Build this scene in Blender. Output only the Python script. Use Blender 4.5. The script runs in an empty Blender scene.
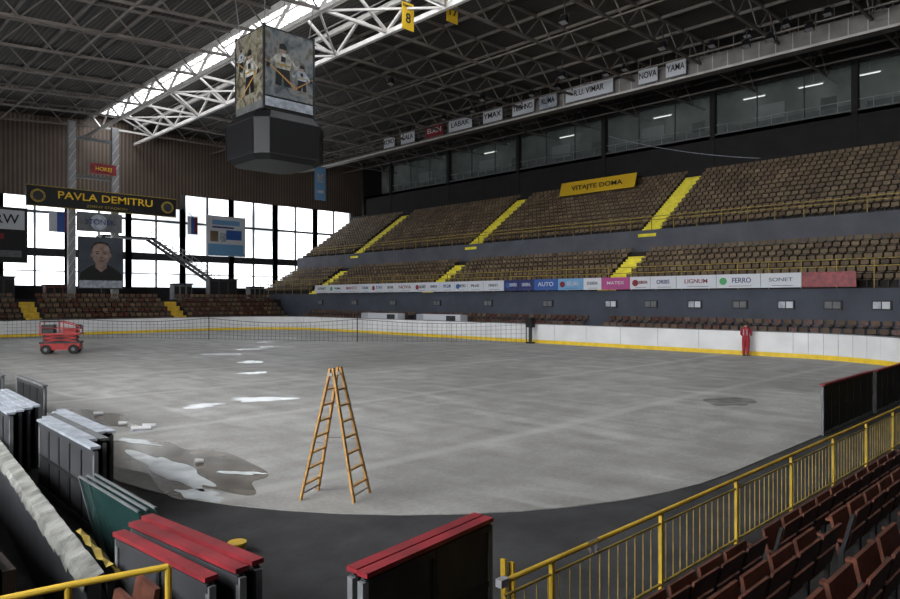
import bpy, math, random
from mathutils import Vector, Matrix
random.seed(7)
scene = bpy.context.scene
COL = scene.collection

# ------------------------------------------------------------------ materials
def mat(name, col, rough=0.6, var=0.0, scale=4.0, metal=0.0, bump=0.0, spec=0.4, col2=None, detail=6):
    m = bpy.data.materials.new(name); m.use_nodes = True
    nt = m.node_tree; b = nt.nodes['Principled BSDF']
    b.inputs['Roughness'].default_value = rough
    b.inputs['Metallic'].default_value = metal
    b.inputs['Specular IOR Level'].default_value = spec
    b.inputs['Base Color'].default_value = (*col, 1)
    tc = nt.nodes.new('ShaderNodeTexCoord')
    if var > 0 or col2:
        n = nt.nodes.new('ShaderNodeTexNoise'); n.inputs['Scale'].default_value = scale; n.inputs['Detail'].default_value = detail
        nt.links.new(tc.outputs['Object'], n.inputs['Vector'])
        r = nt.nodes.new('ShaderNodeValToRGB')
        c2 = col2 if col2 else tuple(c * (1 + var) for c in col)
        c1 = col if col2 else tuple(c * (1 - var) for c in col)
        r.color_ramp.elements[0].position = 0.35; r.color_ramp.elements[0].color = (*c1, 1)
        r.color_ramp.elements[1].position = 0.65; r.color_ramp.elements[1].color = (*c2, 1)
        nt.links.new(n.outputs['Fac'], r.inputs['Fac']); nt.links.new(r.outputs['Color'], b.inputs['Base Color'])
    if bump > 0:
        n2 = nt.nodes.new('ShaderNodeTexNoise'); n2.inputs['Scale'].default_value = scale * 6
        nt.links.new(tc.outputs['Object'], n2.inputs['Vector'])
        bp = nt.nodes.new('ShaderNodeBump'); bp.inputs['Strength'].default_value = bump; bp.inputs['Distance'].default_value = 0.02
        nt.links.new(n2.outputs['Fac'], bp.inputs['Height']); nt.links.new(bp.outputs['Normal'], b.inputs['Normal'])
    return m

def emis(name, col, s, col2=None, scale=0.25):
    m = bpy.data.materials.new(name); m.use_nodes = True
    nt = m.node_tree; nt.nodes.clear()
    e = nt.nodes.new('ShaderNodeEmission'); e.inputs[0].default_value = (*col, 1); e.inputs[1].default_value = s
    if col2:
        tc = nt.nodes.new('ShaderNodeTexCoord'); n = nt.nodes.new('ShaderNodeTexNoise'); n.inputs['Scale'].default_value = scale; n.inputs['Detail'].default_value = 4
        nt.links.new(tc.outputs['Object'], n.inputs['Vector'])
        r = nt.nodes.new('ShaderNodeValToRGB'); r.color_ramp.elements[0].position = .36; r.color_ramp.elements[1].position = .50
        r.color_ramp.elements[0].color = (*col2, 1); r.color_ramp.elements[1].color = (*col, 1)
        nt.links.new(n.outputs['Fac'], r.inputs['Fac']); nt.links.new(r.outputs['Color'], e.inputs[0])
    o = nt.nodes.new('ShaderNodeOutputMaterial'); nt.links.new(e.outputs[0], o.inputs[0]); return m

def corrugated(name, c1, c2, freq, axis):
    m = bpy.data.materials.new(name); m.use_nodes = True
    nt = m.node_tree; b = nt.nodes['Principled BSDF']; b.inputs['Roughness'].default_value = 0.7
    tc = nt.nodes.new('ShaderNodeTexCoord')
    w = nt.nodes.new('ShaderNodeTexWave'); w.bands_direction = axis; w.inputs['Scale'].default_value = freq
    nt.links.new(tc.outputs['Object'], w.inputs['Vector'])
    n = nt.nodes.new('ShaderNodeTexNoise'); n.inputs['Scale'].default_value = 0.3
    nt.links.new(tc.outputs['Object'], n.inputs['Vector'])
    mx = nt.nodes.new('ShaderNodeMath'); mx.operation = 'MULTIPLY'
    nt.links.new(w.outputs['Fac'], mx.inputs[0]); nt.links.new(n.outputs['Fac'], mx.inputs[1])
    r = nt.nodes.new('ShaderNodeValToRGB'); r.color_ramp.elements[0].color = (*c1, 1); r.color_ramp.elements[1].color = (*c2, 1)
    r.color_ramp.elements[1].position = 0.7
    nt.links.new(mx.outputs[0], r.inputs['Fac']); nt.links.new(r.outputs['Color'], b.inputs['Base Color'])
    bp = nt.nodes.new('ShaderNodeBump'); bp.inputs['Strength'].default_value = 0.5; bp.inputs['Distance'].default_value = 0.05
    nt.links.new(w.outputs['Fac'], bp.inputs['Height']); nt.links.new(bp.outputs['Normal'], b.inputs['Normal'])
    return m

def rink_mat():
    m = bpy.data.materials.new('rink_concrete'); m.use_nodes = True
    nt = m.node_tree; b = nt.nodes['Principled BSDF']; L = nt.links.new
    tc = nt.nodes.new('ShaderNodeTexCoord')
    def noise(s, d=8, vec=None, dist=0.0):
        n = nt.nodes.new('ShaderNodeTexNoise'); n.inputs['Scale'].default_value = s; n.inputs['Detail'].default_value = d
        n.inputs['Distortion'].default_value = dist
        L(vec if vec else tc.outputs['Object'], n.inputs['Vector']); return n
    def mapped(scale, rot=0, loc=(0, 0, 0)):
        mp = nt.nodes.new('ShaderNodeMapping'); mp.inputs['Scale'].default_value = scale; mp.inputs['Location'].default_value = loc
        mp.inputs['Rotation'].default_value = (0, 0, math.radians(rot)); L(tc.outputs['Object'], mp.inputs['Vector']); return mp.outputs['Vector']
    n1 = noise(0.10, 5, mapped((1, 1, 1), 0, (3.3, 7.1, 0)), 0.3); n2 = noise(1.1, 12); n3 = noise(14, 5)
    n4 = noise(1.0, 7, mapped((1.6, 0.12, 1), 3), 0.2); n5 = noise(1.0, 6, mapped((0.15, 1.3, 1), -4), 0.3)
    def mul_add(a, k, c=None):
        x = nt.nodes.new('ShaderNodeMath'); x.operation = 'MULTIPLY_ADD'; L(a, x.inputs[0]); x.inputs[1].default_value = k
        if c is None: x.inputs[2].default_value = 0
        else: L(c, x.inputs[2])
        return x.outputs[0]
    v = mul_add(n1.outputs['Fac'], 0.32); v = mul_add(n2.outputs['Fac'], 0.28, v); v = mul_add(n3.outputs['Fac'], 0.18, v)
    v = mul_add(n4.outputs['Fac'], 0.2, v); v = mul_add(n5.outputs['Fac'], 0.12, v)
    r = nt.nodes.new('ShaderNodeValToRGB'); e = r.color_ramp.elements
    e[0].position = 0.43; e[0].color = (0.20, 0.195, 0.185, 1); e[1].position = 0.67; e[1].color = (0.44, 0.435, 0.42, 1)
    k = e.new(0.55); k.color = (0.30, 0.295, 0.282, 1)
    L(v, r.inputs['Fac'])
    ns = noise(0.45, 9, mapped((1.4, 0.45, 1), 15, (9, 2, 0)), 1.0)
    rs = nt.nodes.new('ShaderNodeValToRGB'); rs.color_ramp.elements[0].position = 0.60; rs.color_ramp.elements[0].color = (0, 0, 0, 1)
    rs.color_ramp.elements[1].position = 0.74; rs.color_ramp.elements[1].color = (.5, .5, .5, 1); L(ns.outputs['Fac'], rs.inputs['Fac'])
    # straight scuff / paint-edge lines with faint wobble
    w = nt.nodes.new('ShaderNodeTexWave'); w.bands_direction = 'Y'; w.inputs['Scale'].default_value = 0.05; w.inputs['Distortion'].default_value = 1.6; w.inputs['Detail'].default_value = 3; w.inputs['Detail Scale'].default_value = 0.4
    L(tc.outputs['Object'], w.inputs['Vector'])
    rr = nt.nodes.new('ShaderNodeValToRGB'); rr.color_ramp.elements[0].position = 0.985; rr.color_ramp.elements[0].color = (0, 0, 0, 1)
    rr.color_ramp.elements[1].position = 0.999; rr.color_ramp.elements[1].color = (.35, .35, .35, 1)
    L(w.outputs['Fac'], rr.inputs['Fac'])
    mx = nt.nodes.new('ShaderNodeMixRGB'); mx.inputs[2].default_value = (0.5, 0.5, 0.48, 1)
    L(rr.outputs['Color'], mx.inputs[0]); L(r.outputs['Color'], mx.inputs[1])
    mx2 = nt.nodes.new('ShaderNodeMixRGB'); mx2.inputs[2].default_value = (0.55, 0.55, 0.54, 1)
    L(rs.outputs['Color'], mx2.inputs[0]); L(mx.outputs[0], mx2.inputs[1]); L(mx2.outputs[0], b.inputs['Base Color'])
    r2 = nt.nodes.new('ShaderNodeMapRange'); r2.inputs['From Min'].default_value = .35; r2.inputs['From Max'].default_value = .65
    r2.inputs['To Min'].default_value = 0.45; r2.inputs['To Max'].default_value = 0.85
    L(n1.outputs['Fac'], r2.inputs['Value']); L(r2.outputs[0], b.inputs['Roughness'])
    b.inputs['Specular IOR Level'].default_value = 0.35
    bp = nt.nodes.new('ShaderNodeBump'); bp.inputs['Strength'].default_value = 0.2; bp.inputs['Distance'].default_value = 0.01
    L(n3.outputs['Fac'], bp.inputs['Height']); L(bp.outputs['Normal'], b.inputs['Normal'])
    return m

def art_mat(name, cols, scale, interp='LINEAR'):
    m = bpy.data.materials.new(name); m.use_nodes = True
    nt = m.node_tree; b = nt.nodes['Principled BSDF']; b.inputs['Roughness'].default_value = 0.5
    tc = nt.nodes.new('ShaderNodeTexCoord')
    n = nt.nodes.new('ShaderNodeTexNoise'); n.inputs['Scale'].default_value = scale; n.inputs['Detail'].default_value = 6; n.inputs['Distortion'].default_value = 1.0
    nt.links.new(tc.outputs['Object'], n.inputs['Vector'])
    r = nt.nodes.new('ShaderNodeValToRGB'); r.color_ramp.interpolation = interp
    el = r.color_ramp.elements
    while len(el) > 1: el.remove(el[-1])
    el[0].position = 0; el[0].color = (*cols[0], 1)
    for i, c in enumerate(cols[1:]):
        k = el.new(0.36 + 0.28 * i / max(1, len(cols) - 2)); k.color = (*c, 1)
    nt.links.new(n.outputs['Fac'], r.inputs['Fac']); nt.links.new(r.outputs['Color'], b.inputs['Base Color'])
    return m

def glass_mat(name, col, alpha, rough=0.05):
    m = bpy.data.materials.new(name); m.use_nodes = True
    nt = m.node_tree; b = nt.nodes['Principled BSDF']
    b.inputs['Base Color'].default_value = (*col, 1); b.inputs['Roughness'].default_value = rough
    b.inputs['Alpha'].default_value = alpha; return m

M = {}
M['rink'] = rink_mat()
M['floor'] = mat('dark_asphalt', (0.026, 0.026, 0.028), 0.85, 0.35, 1.2, bump=0.3)
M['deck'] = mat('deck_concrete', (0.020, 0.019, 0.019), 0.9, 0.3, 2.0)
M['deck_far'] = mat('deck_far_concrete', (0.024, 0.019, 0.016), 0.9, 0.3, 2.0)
M['slate'] = mat('slate_paint', (0.046, 0.054, 0.074), 0.7, 0.15, 0.6)
M['fascia'] = mat('grey_blue_fascia', (0.080, 0.085, 0.105), 0.7, 0.15, 0.6)
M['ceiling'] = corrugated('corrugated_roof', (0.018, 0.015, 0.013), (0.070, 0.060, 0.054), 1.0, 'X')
M['wallup'] = corrugated('brown_cladding', (0.070, 0.048, 0.036), (0.19, 0.145, 0.115), 0.8, 'X')
M['darkwall'] = mat('dark_wall', (0.013, 0.012, 0.013), 0.8, 0.2, 0.8)
M['steel'] = mat('painted_steel', (0.14, 0.122, 0.11), 0.55, 0.2, 1.0)
M['steel_c'] = mat('catwalk_steel', (0.20, 0.19, 0.18), 0.55, 0.2, 1.0)
M['steel_w'] = mat('white_steel', (0.52, 0.50, 0.48), 0.5, 0.1, 1.0)
M['steel_g'] = mat('grey_steel', (0.26, 0.26, 0.27), 0.4, 0.1, 2.0, metal=0.3)
M['white'] = mat('white_board', (0.68, 0.68, 0.69), 0.45, 0.08, 0.7)
M['yellow'] = mat('yellow_paint', (0.52, 0.34, 0.03), 0.5, 0.2, 3.0)
M['kick'] = mat('yellow_kickplate', (0.75, 0.52, 0.03), 0.5, 0.1, 3.0)
M['yellow_d'] = mat('worn_yellow_paint', (0.28, 0.20, 0.035), 0.6, 0.3, 6.0)
M['ystep'] = mat('yellow_step', (0.80, 0.70, 0.05), 0.6, 0.12, 2.0)
M['red'] = mat('red_paint', (0.19, 0.016, 0.022), 0.45, 0.3, 4.0)
M['red_v'] = mat('vehicle_red', (0.30, 0.012, 0.012), 0.4, 0.2, 3)
M['black'] = mat('black_paint', (0.008, 0.008, 0.009), 0.5)
M['dgrey'] = mat('dark_grey', (0.026, 0.027, 0.031), 0.6, 0.25, 3.0)
M['mgrey'] = mat('mid_grey', (0.12, 0.125, 0.13), 0.6, 0.2, 3.0)
M['net'] = mat('net_cord', (0.07, 0.07, 0.072), 0.8)
M['seat1'] = mat('seat_brown', (0.128, 0.088, 0.050), 0.65, 0.3, 0.6)
M['seat2'] = mat('seat_tan', (0.155, 0.110, 0.064), 0.65, 0.3, 0.6)
M['seat3'] = mat('seat_dark', (0.098, 0.062, 0.038), 0.65, 0.3, 1.0)
M['seatk'] = mat('seat_blackbrown', (0.022, 0.014, 0.011), 0.6, 0.3, 1.2)
M['wood_r'] = mat('seat_red_wood', (0.080, 0.027, 0.016), 0.4, 0.4, 7.0)
M['wood_y'] = mat('ladder_wood', (0.42, 0.23, 0.07), 0.55, 0.25, 12.0)
M['tarp'] = mat('grey_tarp', (0.18, 0.18, 0.165), 0.5, 0.5, 3.5, bump=0.6)
M['puddle'] = mat('ice_melt', (0.88, 0.90, 0.92), 0.2, 0.05, 1.6, spec=0.8)
M['slush'] = mat('wet_slush', (0.60, 0.64, 0.66), 0.2, 0.3, 1.2, spec=0.7)
M['stain'] = mat('wet_stain', (0.13, 0.112, 0.09), 0.18, 0.45, 1.6, spec=0.6)
M['stain2'] = mat('dark_stain', (0.15, 0.145, 0.14), 0.7, 0.5, 2.0)
M['cap_w'] = mat('cap_light', (0.33, 0.36, 0.41), 0.4, 0.3, 3.0)
M['blue'] = mat('blue_print', (0.03, 0.09, 0.30), 0.5)
M['lblue'] = mat('light_blue_print', (0.14, 0.30, 0.50), 0.5)
M['navy'] = mat('navy_print', (0.02, 0.03, 0.12), 0.5)
M['magenta'] = mat('magenta_print', (0.36, 0.06, 0.20), 0.5)
M['green'] = mat('green_print', (0.05, 0.3, 0.1), 0.5)
M['adwhite'] = mat('ad_white', (0.52, 0.54, 0.58), 0.5)
M['adtext'] = mat('ad_grey_text', (0.10, 0.11, 0.14), 0.5)
M['ypanel'] = mat('yellow_print', (0.68, 0.43, 0.02), 0.5)
M['tyre'] = mat('tyre_rubber', (0.012, 0.012, 0.012), 0.8)
M['skin'] = mat('skin', (0.40, 0.23, 0.16), 0.5)
M['skin_p'] = mat('printed_skin', (0.24, 0.17, 0.14), 0.5, 0.3, 2)
M['hair'] = mat('hair', (0.03, 0.02, 0.015), 0.7)
M['cloth_r'] = mat('red_overalls', (0.30, 0.02, 0.03), 0.8, 0.15, 9)
M['cloth_w'] = mat('pale_shirt', (0.42, 0.42, 0.44), 0.8, 0.1, 9)
M['window'] = emis('daylight_frosted_window', (0.93, 0.965, 1.0), 2.9, (0.36, 0.385, 0.41), 0.22)
M['sky'] = emis('daylight_skylight', (0.94, 0.97, 1.0), 7.0)
M['lwin'] = emis('daylight_side_window', (0.97, 0.985, 1.0), 17.0)  # added glow out of view, brightens the near-left rink floor
M['tube'] = emis('fluorescent_tube', (0.95, 1.0, 0.95), 2.2)
M['boxglass'] = glass_mat('box_glass', (0.16, 0.19, 0.18), 0.35, 0.12)
M['plexi'] = glass_mat('plexiglass', (0.03, 0.08, 0.075), 0.35, 0.1)
M['boxwall'] = mat('box_interior', (0.26, 0.28, 0.265), 0.8, 0.5, 0.4)
M['art1'] = art_mat('player_print_a', [(0.02, 0.02, 0.015), (0.05, 0.05, 0.03), (0.16, 0.14, 0.08), (0.26, 0.25, 0.21), (0.08, 0.06, 0.04)], 1.4)
M['art2'] = art_mat('player_print_b', [(0.02, 0.03, 0.035), (0.05, 0.065, 0.075), (0.12, 0.14, 0.15), (0.2, 0.2, 0.2), (0.10, 0.09, 0.07)], 1.2)
M['jersey'] = mat('printed_jersey', (0.36, 0.35, 0.32), 0.6, 0.5, 3.0)
M['poster_bg'] = mat('poster_background', (0.045, 0.055, 0.07), 0.5, 0.3, 0.6)

# ------------------------------------------------------------------ mesh builder
class MB:
    def __init__(s): s.v = []; s.f = []; s.m = []; s.names = []
    def mi(s, k):
        if k not in s.names: s.names.append(k)
        return s.names.index(k)
    def hexa(s, P, k):
        b = len(s.v); s.v += [tuple(p) for p in P]; i = s.mi(k)
        for q in ((0,3,2,1),(4,5,6,7),(0,1,5,4),(1,2,6,5),(2,3,7,6),(3,0,4,7)):
            s.f.append(tuple(b + a for a in q)); s.m.append(i)
    def box(s, x0, x1, y0, y1, z0, z1, k):
        s.hexa([(x0,y0,z0),(x1,y0,z0),(x1,y1,z0),(x0,y1,z0),(x0,y0,z1),(x1,y0,z1),(x1,y1,z1),(x0,y1,z1)], k)
    def bar(s, p, q, w, h, k, up=(0, 0, 1)):
        p = Vector(p); q = Vector(q); d = (q - p)
        if d.length < 1e-6: return
        d.normalize(); u = Vector(up)
        if abs(d.dot(u)) > 0.98: u = Vector((1, 0, 0))
        a = d.cross(u).normalized(); c = a.cross(d).normalized()
        a = a * w / 2; c = c * h / 2
        s.hexa([p - a - c, p + a - c, q + a - c, q - a - c, p - a + c, p + a + c, q + a + c, q - a + c], k)
    def cyl(s, p, q, r1, r2, k, n=12, caps=True):
        p = Vector(p); q = Vector(q); d = (q - p).normalized(); u = Vector((0, 0, 1))
        if abs(d.dot(u)) > 0.98: u = Vector((1, 0, 0))
        a = d.cross(u).normalized(); c = a.cross(d).normalized(); b = len(s.v); i = s.mi(k)
        for t in range(n):
            an = 2 * math.pi * t / n; o = a * math.cos(an) + c * math.sin(an)
            s.v.append(tuple(p + o * r1)); s.v.append(tuple(q + o * r2))
        for t in range(n):
            t2 = (t + 1) % n; s.f.append((b + 2*t, b + 2*t2, b + 2*t2 + 1, b + 2*t + 1)); s.m.append(i)
        if caps:
            s.f.append(tuple(b + 2*t for t in range(n))[::-1]); s.m.append(i)
            s.f.append(tuple(b + 2*t + 1 for t in range(n))); s.m.append(i)
    def poly(s, pts, k):
        b = len(s.v); s.v += [tuple(p) for p in pts]; s.f.append(tuple(range(b, b + len(pts)))); s.m.append(s.mi(k))
    def done(s, name, parent=None):
        me = bpy.data.meshes.new(name); me.from_pydata(s.v, [], s.f)
        for k in s.names: me.materials.append(M[k])
        me.polygons.foreach_set('material_index', s.m); me.update()
        o = bpy.data.objects.new(name, me); COL.objects.link(o)
        if parent: o.parent = parent
        return o

def text(parent, body, loc, size, k, face='x', name='lettering', wmax=None):
    cu = bpy.data.curves.new(name, 'FONT'); cu.body = body; cu.size = size
    cu.align_x = 'CENTER'; cu.align_y = 'CENTER'; cu.extrude = 0.008; cu.offset = size * 0.008
    cu.materials.append(M[k])
    o = bpy.data.objects.new(name, cu); COL.objects.link(o)
    if face == 'x': R = Matrix(((0, 0, -1), (-1, 0, 0), (0, 1, 0)))
    else: R = Matrix(((1, 0, 0), (0, 0, -1), (0, 1, 0)))
    sx = 1.0
    if wmax: sx = min(1.5, wmax / (0.62 * size * max(1, len(body))))
    o.matrix_world = Matrix.Translation(loc) @ R.to_4x4() @ Matrix.Diagonal((sx, 1, 1, 1))
    o.parent = parent
    return o

# ------------------------------------------------------------------ room shell
RX0, RX1, RY0, RY1, RR = 3.9, 37.0, 5.0, 63.0, 7.6
def rrect(x0, x1, y0, y1, r, n=14):
    pts = []
    for cx, cy, a0 in ((x1 - r, y0 + r, -90), (x1 - r, y1 - r, 0), (x0 + r, y1 - r, 90), (x0 + r, y0 + r, 180)):
        for i in range(n + 1):
            a = math.radians(a0 + 90 * i / n); pts.append((cx + r * math.cos(a), cy + r * math.sin(a)))
    return pts

b = MB(); b.box(-10, 62, -12, 80, -0.4, 0.0, 'floor'); b.done('floor')
b = MB(); P = rrect(RX0, RX1, RY0, RY1, RR)
b.poly([(x, y, 0.012) for x, y in P], 'rink')
for i in range(len(P)):
    a = P[i]; c = P[(i + 1) % len(P)]; b.poly([(a[0], a[1], 0), (c[0], c[1], 0), (c[0], c[1], 0.012), (a[0], a[1], 0.012)], 'rink')
b.done('rink_slab')

ZS = 21.9
def roofz(x):
    if x < 22.5: return ZS - (22.5 - x) * 0.075
    if x > 27.5: return ZS + (x - 27.5) * 0.012
    return ZS
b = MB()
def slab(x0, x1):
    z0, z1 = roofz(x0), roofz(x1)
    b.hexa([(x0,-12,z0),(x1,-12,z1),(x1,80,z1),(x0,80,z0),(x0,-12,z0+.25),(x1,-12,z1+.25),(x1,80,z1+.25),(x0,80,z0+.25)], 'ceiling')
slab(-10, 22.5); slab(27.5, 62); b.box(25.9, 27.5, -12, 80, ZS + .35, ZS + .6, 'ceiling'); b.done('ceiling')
b = MB(); b.box(22.5, 25.9, -12, 77, ZS + 0.6, ZS + 0.66, 'sky'); b.box(22.4, 22.5, -12, 80, ZS, ZS + .7, 'steel_w'); b.box(27.5, 27.6, -12, 80, ZS, ZS + .7, 'steel_w')
for i in range(60):
    b.box(22.5, 25.9, -12 + i*1.5, -11.9 + i*1.5, ZS + .48, ZS + .6, 'steel_w')
b.box(24.1, 24.25, -12, 77, ZS + .45, ZS + .6, 'steel_w')
b.box(22.5, 27.5, 77, 80, ZS + .5, ZS + .7, 'ceiling')
b.done('window_skylight')

# walls
b = MB()
XW = [-3, 3, 9, 15, 21, 27, 33, 39, 45, 51, 57]
WZ = 15.1
b.box(-10, 62, 78, 78.4, 0, 4.4, 'darkwall')
b.box(-10, 62, 78, 78.4, WZ, 23, 'wallup')
b.box(-10, -3, 78, 78.4, 4.4, WZ, 'wallup'); b.box(57, 62, 78, 78.4, 4.4, WZ, 'wallup')
b.box(-3, 33, 78, 78.4, 13.4, WZ, 'wallup')
b.done('wall_far')
for i in range(len(XW) - 1):
    x0, x1 = XW[i], XW[i + 1]; zt = 13.4 if x1 <= 33 else WZ
    w = MB(); w.box(x0 + .15, x1 - .15, 78.2, 78.25, 4.4, zt, 'window')
    w.box(x0 - .28, x0 + .28, 77.8, 78.2, 4.4, zt, 'mgrey'); w.box(x1 - .28, x1 + .28, 77.8, 78.2, 4.4, zt, 'mgrey')
    w.box(x0, x1, 77.85, 78.2, 7.4, 8.2, 'dgrey'); w.box(x0, x1, 77.9, 78.2, 11.75, 12.0, 'mgrey')
    xm = (x0 + x1) / 2; w.box(xm - .08, xm + .08, 77.95, 78.2, 4.4, zt, 'mgrey')
    w.box(x0, x1, 78.0, 78.2, 5.85, 5.95, 'mgrey')
    w.done('window_%d' % (i + 1))
b = MB()
b.box(-10.4, -10, -12, 80, 0, 6.0, 'darkwall'); b.box(-10.4, -10, -12, 80, 14.5, 21, 'wallup')
b.box(-10.4, -10, -12, 0, 6, 14.5, 'wallup'); b.box(-10.4, -10, 36, 80, 6, 14.5, 'wallup'); b.done('wall_left')
for i in range(6):  # unseen window strip, added and sized to light the floor from near left
    w = MB(); y0 = 6 * i; w.box(-10.25, -10.2, y0 + .15, y0 + 5.85, 6, 14.5, 'lwin')
    w.box(-10.2, -9.9, y0, y0 + .15, 6, 14.5, 'steel'); w.box(-10.2, -9.9, y0 + 5.85, y0 + 6.0, 6, 14.5, 'steel')
    w.box(-10.15, -10, y0, y0 + 6, 10.1, 10.3, 'mgrey'); w.done('window_%d' % (20 + i))
b = MB(); b.box(-10, 62, -12.4, -12, 0, 24, 'darkwall'); b.done('wall_near')
b = MB(); b.box(62, 62.4, -12, 80, 0, 24, 'darkwall'); b.done('wall_right')

# ------------------------------------------------------------------ roof steel
b = MB()
for k in range(-1, 13):
    y = 4.3 + 5.5 * k + 2
    if y > 77: continue
    for (xa, xb) in ((-9.5, 22.3), (27.7, 61.5)):
        n = 10; dx = (xb - xa) / n
        for i in range(n):
            x0, x1 = xa + i * dx, xa + (i + 1) * dx
            zt0, zt1 = roofz(x0 + .01) - .15, roofz(x1 - .01) - .15
            b.bar((x0, y, zt0), (x1, y, zt1), .16, .16, 'steel')
            b.bar((x0, y, zt0 - 1.7), (x1, y, zt1 - 1.7), .16, .16, 'steel')
            xm = (x0 + x1) / 2; zm = (zt0 + zt1) / 2
            b.bar((x0, y, zt0 - 1.7), (xm, y, zm), .08, .08, 'steel'); b.bar((xm, y, zm), (x1, y, zt1 - 1.7), .08, .08, 'steel')
for i in range(23):
    x = -9 + i * 3.2
    if 22.3 < x < 27.7: continue
    b.bar((x, -11, roofz(x) - .12), (x, 77.5, roofz(x) - .12), .12, .2, 'steel')
for x in (4, 14, 36, 46, 55):
    b.bar((x, -11, roofz(x) - 1.85), (x, 77.5, roofz(x) - 1.85), .1, .1, 'steel')
b.done('roof_truss')
b = MB()
for k in range(-1, 13):
    y = 6.3 + 5.5 * k
    b.bar((22.5, y, ZS - 1.85), (25, y, ZS - .1), .16, .16, 'steel_w'); b.bar((27.5, y, ZS - 1.85), (25, y, ZS - .1), .16, .16, 'steel_w')
    b.bar((22.5, y, ZS - 1.85), (27.5, y, ZS - 1.85), .18, .18, 'steel_w')
for x in (22.5, 27.5):
    b.bar((x, -11, ZS - .2), (x, 77.5, ZS - .2), .26, .32, 'steel_w'); b.bar((x, -11, ZS - 1.9), (x, 77.5, ZS - 1.9), .26, .28, 'steel_w')
    y = -10.0; n = 0
    while y < 74:
        z0, z1 = (ZS - 1.9, ZS - .2) if n % 2 == 0 else (ZS - .2, ZS - 1.9)
        b.bar((x, y, z0), (x, y + 2.75, z1), .16, .16, 'steel_w'); y += 2.75; n += 1
y = -10.0; n = 0
while y < 72:
    a, c = (22.5, 27.5) if n % 2 == 0 else (27.5, 22.5)
    b.bar((a, y, ZS - 1.9), (c, y + 5.5, ZS - 1.9), .12, .12, 'steel_w'); y += 5.5; n += 1
b.done('skylight_truss')

# ------------------------------------------------------------------ side stand
def seat_x(b, x, y, z, k, w=.40):      # seat facing -x
    b.box(x - .18, x + .14, y - w/2, y + w/2, z + .36, z + .40, k)
    b.box(x + .15, x + .19, y - w/2, y + w/2, z + .46, z + .70, k)
    b.box(x - .02, x + .05, y - .03, y + .03, z, z + .36, 'dgrey')
    b.box(x + .15, x + .18, y - .03, y + .03, z + .36, z + .46, 'dgrey')
def seat_y(b, x, y, z, k, w=.43, s=1):
    for (a0, a1, c0, c1, z0, z1, kk) in ((-w/2, w/2, -.20, .18, .39, .43, k), (-w/2, w/2, .18, .23, .52, .80, k), (-.03, .03, -.02, .05, 0, .4, 'dgrey'), (-.03, .03, .19, .22, .4, .52, 'dgrey')):
        y0, y1 = sorted((y + s*c0, y + s*c1)); b.box(x + a0, x + a1, y0, y1, z + z0, z + z1, kk)

AISLES = [7.9, 26.5, 45.1, 63.7]
def inaisle(y, h=.85): return any(abs(y - a) < h for a in AISLES)
d = MB()
Y0, Y1 = -11.9, 76
d.box(40.6, 41.4, Y0, Y1, 0, 3.6, 'slate')
NL, NU = 7, 13
DL, HL, DU, HU = 4.8/7, 2.9/7, 8.0/13, 5.5/13
for i in range(NL):
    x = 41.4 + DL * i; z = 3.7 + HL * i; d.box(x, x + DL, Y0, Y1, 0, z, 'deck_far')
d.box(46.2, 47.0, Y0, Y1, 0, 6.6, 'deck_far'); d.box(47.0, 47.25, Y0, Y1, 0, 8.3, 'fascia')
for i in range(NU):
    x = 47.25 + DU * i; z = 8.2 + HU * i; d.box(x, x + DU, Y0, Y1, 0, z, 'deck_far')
d.box(55.25, 58, Y0, Y1, 0, 14.2, 'darkwall'); d.box(57.6, 58.0, Y0, Y1, 14.2, 17.2, 'darkwall')
d.box(57.6, 61.9, Y0, Y1, 16.9, 17.2, 'darkwall'); d.box(57.6, 58.2, Y0, Y1, 21.0, 21.9, 'darkwall')
d.box(60.5, 60.7, Y0, Y1, 17.2, 21.9, 'boxwall'); d.box(57.3, 61.9, 75.6, Y1, 0, 21.9, 'darkwall')
d.done('grandstand_deck')
s = MB(); s2 = MB()
for i in range(NL):
    x = 41.4 + DL * i + .44; z = 3.7 + HL * i; y = -4
    while y < 75.5:
        if not inaisle(y): seat_x(s, x, y, z, random.choice(['seat1', 'seat1', 'seat1', 'seat1', 'seat2', 'seat3']))
        y += .5
for i in range(NU):
    x = 47.25 + DU * i + .40; z = 8.2 + HU * i; y = -4
    while y < 75.5:
        if not inaisle(y): seat_x(s2, x, y, z, random.choice(['seat1', 'seat2', 'seat1', 'seat3', 'seat1', 'seat1']))
        y += .5
s.done('grandstand_seats'); s2.done('grandstand_seats.001')
for a in AISLES:
    st = MB()
    for i in range(NU):
        x = 47.25 + DU * i; z = 8.2 + HU * i
        st.box(x, x + DU, a - .75, a + .75, z, z + .03, 'ystep'); st.box(x - .03, x, a - .75, a + .75, z - HU, z + .03, 'ystep')
        st.box(x - DU/2, x, a - .75, a + .75, z - HU/2, z - HU/2 + .03, 'ystep'); st.box(x - DU/2 - .02, x - DU/2, a - .75, a + .75, z - HU, z - HU/2 + .03, 'ystep')
    st.done('aisle_stairs')
    st = MB()
    for i in range(NL):
        x = 41.4 + DL * i; z = 3.7 + HL * i
        st.box(x, x + DL, a - .75, a + .75, z, z + .03, 'ystep'); st.box(x - .03, x, a - .75, a + .75, z - HL, z + .03, 'ystep')
        if i: st.box(x - DL/2, x, a - .75, a + .75, z - HL/2, z - HL/2 + .03, 'ystep'); st.box(x - DL/2 - .02, x - DL/2, a - .75, a + .75, z - HL, z - HL/2 + .03, 'ystep')
    st.done('aisle_stairs')
r = MB()
for (x, z, h) in ((41.2, 3.6, 1.6), (47.1, 8.3, 1.0)):
    for zz in (h, h * .75):
        r.bar((x, -8, z + zz), (x, 75.5, z + zz), .05, .05, 'yellow_d')
    y = -8
    while y < 75.5: r.bar((x, y, z), (x, y, z + h), .045, .045, 'yellow_d'); y += 1.8
r.done('grandstand_railing')
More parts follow.
